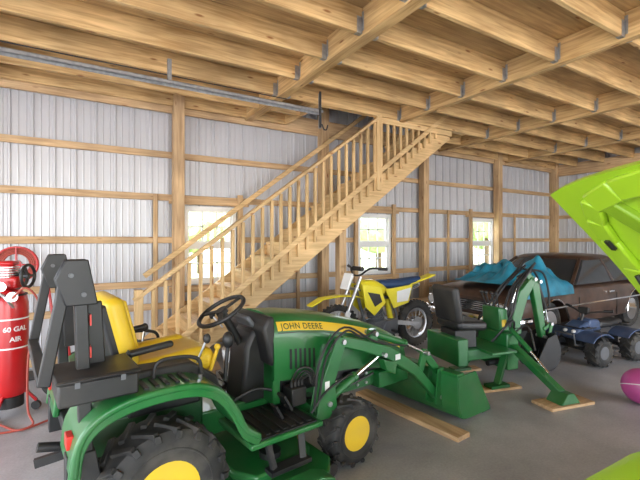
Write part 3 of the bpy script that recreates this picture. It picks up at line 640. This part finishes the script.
ls=[(-2.1,.62,.42,.70,.74),(-2.02,.76,.30,.86,.92),(-1.6,.82,.24,.92,.97),(-.8,.84,.22,.92,.96),(.0,.84,.22,.92,.96),(.7,.83,.22,.90,.95),(1.0,.82,.23,.86,.91),(1.3,.80,.24,.78,.83),(1.6,.77,.25,.64,.68),(1.85,.71,.27,.52,.55),(2.05,.60,.30,.44,.46),(2.12,.50,.34,.40,.42)]
Lc=car('lime_compact_car',(2.524,-.630,0),148.85,ls,LIME,(-1.9,-1.2,.0,.75,.76,.58,.94,1.38),(-1.3,1.3),GRY,.31,engine_bay=(.98,1.75,-.55,.55,.45,1.2))
add('engine_block',Lc,[bb(1.05,1.6,-.35,.3,.45,.62),gcyl((1.1,.1,.62),(1.5,.1,.62),.05),bb(1.02,1.2,-.5,-.3,.45,.64)],BK,bevel=.02)
hv=V(.68,0,.845); hl=hv.length; hd=hv.normalized(); hn=V(-hd.z,0,hd.x)
N=18;Mm=18
def hoodpt(u,v,off):
    w=.80-.06*u**4; y=-w+2*w*v
    crown=.02*(1-(2*v-1)**2)+.06*math.sin(math.pi*min(1,u)) 
    return V(.96,y,.95)+hd*(u*hl*(1-.03*(2*v-1)**6))+hn*(crown+off)
vs=[];f=[]
for off in(0,.02):
    for i in range(N+1):
        for j in range(Mm+1): vs.append(hoodpt(i/N,j/Mm,off))
K1=(N+1)*(Mm+1)
for i in range(N):
    for j in range(Mm):
        a=i*(Mm+1)+j; f.append((a,a+1,a+Mm+2,a+Mm+1)); f.append((K1+a,K1+a+Mm+1,K1+a+Mm+2,K1+a+1))
edge=[i*(Mm+1) for i in range(N+1)]+[N*(Mm+1)+j for j in range(1,Mm+1)]+[i*(Mm+1)+Mm for i in range(N-1,-1,-1)]+[j for j in range(Mm-1,0,-1)]
for a,b in zip(edge,edge[1:]+edge[:1]): f.append((a,b,K1+b,K1+a))
add('open_hood',Lc,[(vs,f)],LIME,ang=60)
def hoodstrip(path,wd,th,m,name):
    g=[]
    for (u1,v1),(u2,v2) in zip(path,path[1:]): g.append(gbeam(hoodpt(u1,v1,-th*.3),hoodpt(u2,v2,-th*.3),wd,th,up=hn))
    add(name,Lc,g,m,bevel=.008)
hoodstrip([(.04,.06),(.15,.05),(.25,.05),(.37,.05),(.5,.05),(.62,.055),(.75,.06),(.84,.075),(.91,.11),(.94,.2),(.95,.3),(.955,.5),(.95,.7),(.94,.8),(.91,.89),(.84,.925),(.75,.94),(.62,.945),(.5,.95),(.37,.95),(.25,.95),(.04,.94),(.03,.5),(.04,.06)],.08,.025,LIME,'hood_inner_rim')
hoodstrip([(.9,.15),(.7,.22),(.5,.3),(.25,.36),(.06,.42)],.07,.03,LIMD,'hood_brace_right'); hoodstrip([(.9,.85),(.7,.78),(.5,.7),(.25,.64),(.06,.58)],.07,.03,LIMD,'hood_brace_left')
add('hood_slots',Lc,[gbeam(hoodpt(u,.07,-.028),hoodpt(u+.04,.07,-.028),.02,.01,up=hn) for u in(.35,.55,.72)],BK)
add('hood_strut',Lc,[gcyl(hoodpt(.6,.07,-.03),V(1.0,-.62,.86),.01,n=8)],BK)
add('headlights',Lc,[gsph((1.92,s*.5,.46),(.12,.12,.06)) for s in(-1,1)],LENS)
# ------------------------------------------------------------------ ATV
A=root('kids_atv',(6.02,2.74,0),172,.92)
for x,t in((.38,'front'),(-.38,'rear')):
    for s,u_ in((-1,'right'),(1,'left')): wheel(A,t+'_'+u_,(x,s*.31,.20),.190,.18,.09,GRY,12,.013,28)
add('chassis',A,[bb(-.42,.42,-.10,.10,.18,.32),gbeam((.38,-.3,.19),(.38,.3,.19),.05,.05),gbeam((-.38,-.3,.19),(-.38,.3,.19),.05,.05),bb(-.12,.16,-.3,.3,.17,.20)],BK,bevel=.02)
for s in(-1,1):
    for xc,nm in((.38,'front'),(-.38,'rear')):
        a=[(xc+.25*math.cos(t),.28+.17*math.sin(t)) for t in [rad(d) for d in range(25,160,15)]]
        y0_,y1_=sorted((s*.10,s*.39)); add(nm+'_fender',A,gpath(a,y0_,y1_,.02),BLU,bevel=.006)
add('nose',A,gprism([(.18,.45),(.30,.58),(.50,.50),(.58,.38),(.50,.32),(.2,.36)],-.12,.12),BLU,bevel=.03)
add('racks',A,[gtube([(x0_,-.2,.50),(x0_+dx,-.2,.50),(x0_+dx,.2,.50),(x0_,.2,.50)],.01,6,False) for x0_,dx in((.26,.26),(-.3,-.26))]+[gcyl((.34,-.2,.5),(.34,.2,.5),.008,n=6),gcyl((.43,-.2,.5),(.43,.2,.5),.008,n=6),gcyl((-.42,-.2,.5),(-.42,.2,.5),.008,n=6)],BK)
add('tank',A,gprism([(-.05,.42),(.02,.58),(.24,.60),(.28,.42)],-.10,.10),BLU,bevel=.03)
add('seat',A,gprism([(-.52,.46),(-.50,.56),(-.2,.54),(.02,.56),(.04,.44)],-.11,.11),BK,bevel=.04,seg=4)
add('handlebar',A,[gtube([(.12,-.32,.74),(.2,-.12,.70),(.22,0,.66),(.2,.12,.70),(.12,.32,.74)],.012,8),gcyl((.24,0,.66),(.34,0,.45),.02),gbox((.22,0,.72),(.05,.14,.08)),gcyl((.11,-.34,.74),(.15,-.24,.73),.02),gcyl((.11,.34,.74),(.15,.24,.73),.02)],BK)
add('front_bumper',A,[gtube([(.45,-.14,.25),(.62,-.14,.28),(.64,-.14,.42),(.64,.14,.42),(.62,.14,.28),(.45,.14,.25)],.014,8,False)],GRY)
add('headlights',A,[gsph((.53,s*.06,.44),(.03,.035,.03)) for s in(-1,1)],LENS)
pb=root('play_ball',(4.72,1.72,0)); add('ball',pb,[gsph((0,0,.17),.17,28,18)],PINK); add('ball_band',pb,[gtorus((0,0,.17),.17,.004,(.3,.2,1))],WHT)
# ------------------------------------------------------------------ AIR COMPRESSOR
A2=root('air_compressor',(-.54,4.62,0),-25)
TR=.145
tp=[(.16,.001),(.16,.06),(.19,.12),(.25,TR-.005),(.60,TR),(1.02,TR),(1.09,TR-.015),(1.14,.09),(1.16,.001)]
add('tank',A2,glathe(tp,(0,0,0),(0,0,1),36),RED)
def tank_text(body,size,z0,a0,r=TR+.0015):
    c=bpy.data.curves.new('t','FONT'); c.body=body; c.size=size; c.extrude=.0008; c.offset=.0015
    o=bpy.data.objects.new('t',c); bpy.context.scene.collection.objects.link(o); bpy.context.view_layer.update()
    me=bpy.data.meshes.new_from_object(o.evaluated_get(bpy.context.evaluated_depsgraph_get())); bpy.data.objects.remove(o)
    Lx=max(v.co.x for v in me.vertices)
    for v in me.vertices:
        a=a0+(v.co.x-Lx/2)/r; v.co=Vector((math.cos(a)*(r+v.co.z),math.sin(a)*(r+v.co.z),z0+v.co.y))
    me.materials.clear(); me.materials.append(WHT)
    q=bpy.data.objects.new('tank_lettering',me); bpy.context.scene.collection.objects.link(q); q.parent=A2
tank_text('60 GAL',.06,.78,rad(-40)); tank_text('AIR',.06,.69,rad(-40))
add('label',A2,[glathe([(z,TR+.002),(z+.002,TR+.0022),(z+h_,TR+.0022)],(0,0,0),(0,0,1),36,cap=False) for z,h_ in((.62,.014),(.88,.014))],WHT)
add('collar',A2,[gtorus((0,0,1.10),.128,.01,(0,0,1)),gcyl((0,0,.08),(0,0,.18),.11)],BK)
add('pump',A2,[bb(-.11,.11,-.09,.07,1.16,1.27),gcyl((0,-.02,1.25),(0,-.02,1.38),.055),bb(-.07,.07,-.08,.04,1.37,1.41)],RED,bevel=.02)
add('pump_fins',A2,[gcyl((0,-.02,1.26+.022*i),(0,-.02,1.27+.022*i),.085) for i in range(5)],STL)
add('motor',A2,[gcyl((-.16,.05,1.24),(.10,.05,1.24),.07)],BK)
add('flywheel',A2,[gtorus((.17,-.02,1.27),.10,.014,(1,0,0)),gcyl((.11,-.02,1.27),(.18,-.02,1.27),.025)]+[gbeam((.17,-.02,1.27),(.17,-.02+.1*math.cos(a),1.27+.1*math.sin(a)),.02,.015,up=(1,0,0)) for a in(0,2.1,4.2)],BK)
add('gauges',A2,[gcyl((.10,-.11,1.10),(.14,-.195,1.10),.042),gcyl((.03,-.12,1.19),(.05,-.20,1.19),.042)],CHR); add('gauge_faces',A2,[gcyl((.05,-.20,1.19),(.0508,-.2035,1.19),.034),gcyl((.14,-.195,1.10),(.142,-.1985,1.10),.034)],WHT)
add('manifold',A2,[gtube([(-.05,-.14,.98),(-.05,-.19,1.08),(.02,-.19,1.14),(.10,-.18,1.06),(.11,-.13,1.0)],.012,8)],STL)
add('legs',A2,[gbeam((.12*math.cos(a),.12*math.sin(a),.2),(.2*math.cos(a),.2*math.sin(a),.09),.05,.02) for a in[rad(d) for d in(30,150,270)]],RED)
for d in(30,150,270):
    a=rad(d); add('caster',A2,[gcyl((.2*math.cos(a),.2*math.sin(a)-.015,.04),(.2*math.cos(a),.2*math.sin(a)+.015,.04),.04),gcyl((.2*math.cos(a),.2*math.sin(a),.04),(.2*math.cos(a),.2*math.sin(a),.1),.012)],BK)
add('air_hose',A2,[gtube([(.13,-.19,1.08),(.26,-.20,1.18),(.34,-.15,1.0),(.28,-.2,.6),(.30,-.25,.15),(.36,-.3,.016),(.15,-.42,.014),(-.1,-.35,.014),(.05,-.25,.016),(.3,-.38,.016),(.45,-.2,.016)],.009,8)],HOSE)
hr=root('air_hose_reel',(-.60,5.75,0),0)
add('stand',hr,[gbeam((-.0,0,.0),(0,0,1.3),.05,.05),bb(-.2,.2,-.15,.15,0,.03)],BK)
add('hose',hr,[gtorus((0,-.10+.03*k,1.32),.13+.018*i,.011,(0,1,0)) for i in range(4) for k in(0,1)],HOSE)
add('drum',hr,[gtorus((0,-.13,1.32),.20,.010,(0,1,0)),gtorus((0,-.04,1.32),.20,.010,(0,1,0)),gcyl((0,-.13,1.32),(0,0,1.32),.05)]+[gbeam((0,yy_,1.32),(.2*math.cos(a),yy_,1.32+.2*math.sin(a)),.012,.02,up=(0,1,0)) for yy_ in(-.13,-.04) for a in(0,1.57,3.14,4.71)],RED)
ht=root('hand_truck',(-.12,4.98,0),-20)
wheel(ht,'right',(0,-.12,.17),.17,.07,.09,RED); wheel(ht,'left',(0,.35,.17),.17,.07,.09,RED)
add('axle',ht,[gcyl((0,-.12,.17),(0,.35,.17),.012)],STL)
add('uprights',ht,[gtube([(.05,y,.06),(-.02,y,.2),(-.1,y,.7),(-.16,y,1.15)],.014,8) for y in(0,.24)]+[gcyl((-.1,0,.7),(-.1,.24,.7),.012),gcyl((-.16,0,1.15),(-.16,.24,1.15),.014),gcyl((-.03,0,.3),(-.03,.24,.3),.012)],RED)
add('toe_plate',ht,[bb(.03,.25,-.02,.26,.035,.045)],RED)
wk=root('low_workbench',(5.5,5.52,0))
add('top',wk,[bb(-.45,.45,-.2,.2,.42,.46)],WX); add('legs',wk,[bb(x-.03,x+.03,y-.03,y+.03,0,.42) for x in(-.4,.4) for y in(-.16,.16)],WZ)
bx=root('cardboard_box',(1.05,4.42,0),12)
add('sides',bx,[bb(-.2,.2,-.16,-.15,0,.3),bb(-.2,.2,.15,.16,0,.3),bb(-.2,-.19,-.15,.15,0,.3),bb(.19,.2,-.15,.15,0,.3),bb(-.19,.19,-.15,.15,0,.01),gbox((0,-.22,.27),(.4,.15,.006),(35,0,0))],CARD)
bk=root('plastic_bucket',(1.55,4.45,0))
add('shell',bk,[glathe([(0,.001),(0,.12),(.34,.15),(.36,.155),(.36,.145),(.02,.11),(.02,.001)],(0,0,0),(0,0,1),28,cap=False)],WHT)
add('handle',bk,[gtube([(-.15,0,.32),(-.1,-.12,.24),(0,-.165,.2),(.1,-.12,.24),(.15,0,.32)],.005,6)],STL)
# ------------------------------------------------------------------ outdoors
add('ground_outside',None,[bb(-40,50,YB+.2,60,-.3,-.14)],GRASS)
add('bounce_ground_outside',None,[bb(-40,50,-40,YF-.15,-.3,-.14),bb(-40,XL-.15,YF-.15,YB+.2,-.3,-.14)],GRAV)  # unseen grey ground, added so light bounces in without a green tint
def blob(c,s,seed):
    v,f=gsph(c,s,18,12); c=Vector(c)
    return [c+(p-c)*(1+.35*noise.noise((p-c)*1.1+V(seed,0,0))) for p in v],f
tr=root('tree_line')
g=[];gb=[]
for i in range(22):
    x=-8+i*2.0+random.uniform(-.6,.6); y=random.uniform(16,22); h=random.uniform(1.2,3.0)
    g.append(blob((x,y,h+.5),(1.6,1.5,h*.75),i*3.3)); gb.append(gcyl((x,y,-.2),(x,y,h),.16,n=8))
add('leaves',tr,g,BRO); add('trunks',tr,gb,BARK)
# ------------------------------------------------------------------ light
w=bpy.data.worlds.new('World'); bpy.context.scene.world=w; w.use_nodes=True; nt=w.node_tree
bg=nt.nodes['Background']; sky=nt.nodes.new('ShaderNodeTexSky'); sky.sky_type='NISHITA'; sky.sun_disc=False
sky.sun_elevation=rad(50); sky.sun_rotation=rad(100); sky.dust_density=3; sky.air_density=1
mx=nt.nodes.new('ShaderNodeMixRGB'); mx.inputs['Fac'].default_value=.6; mx.inputs['Color2'].default_value=(4.15,4.1,4.05,1)
nt.links.new(sky.outputs[0],mx.inputs['Color1']); nt.links.new(mx.outputs[0],bg.inputs['Color']); bg.inputs['Strength'].default_value=2.5
sn=bpy.data.lights.new('sun','SUN'); sn.energy=14; sn.angle=rad(1); so=bpy.data.objects.new('sun',sn); bpy.context.scene.collection.objects.link(so)
so.rotation_euler=(rad(8),rad(42),0)
def portal(loc,rot,sx,sy):
    l=bpy.data.lights.new('doorway_portal','AREA'); l.shape='RECTANGLE'; l.size=sx; l.size_y=sy; l.cycles.is_portal=True
    o=bpy.data.objects.new('doorway_portal',l); bpy.context.scene.collection.objects.link(o); o.location=loc; o.rotation_euler=rot
portal((3.3,YF-.1,1.6),(rad(90),0,0),13.4,3.2)
portal((XL-.1,1.1,1.55),(rad(90),0,rad(-90)),8.2,3.1)
# ------------------------------------------------------------------ camera
cd=bpy.data.cameras.new('camera'); cd.sensor_width=36; cd.lens=400/640*36; cd.clip_start=.02
co=bpy.data.objects.new('camera',cd); bpy.context.scene.collection.objects.link(co)
co.location=(0,0,1.6); co.rotation_euler=(rad(90),0,rad(-31.15))
sc_=bpy.context.scene; sc_.camera=co
sc_.view_settings.view_transform='Standard'; sc_.view_settings.look='None'; sc_.view_settings.exposure=-.04
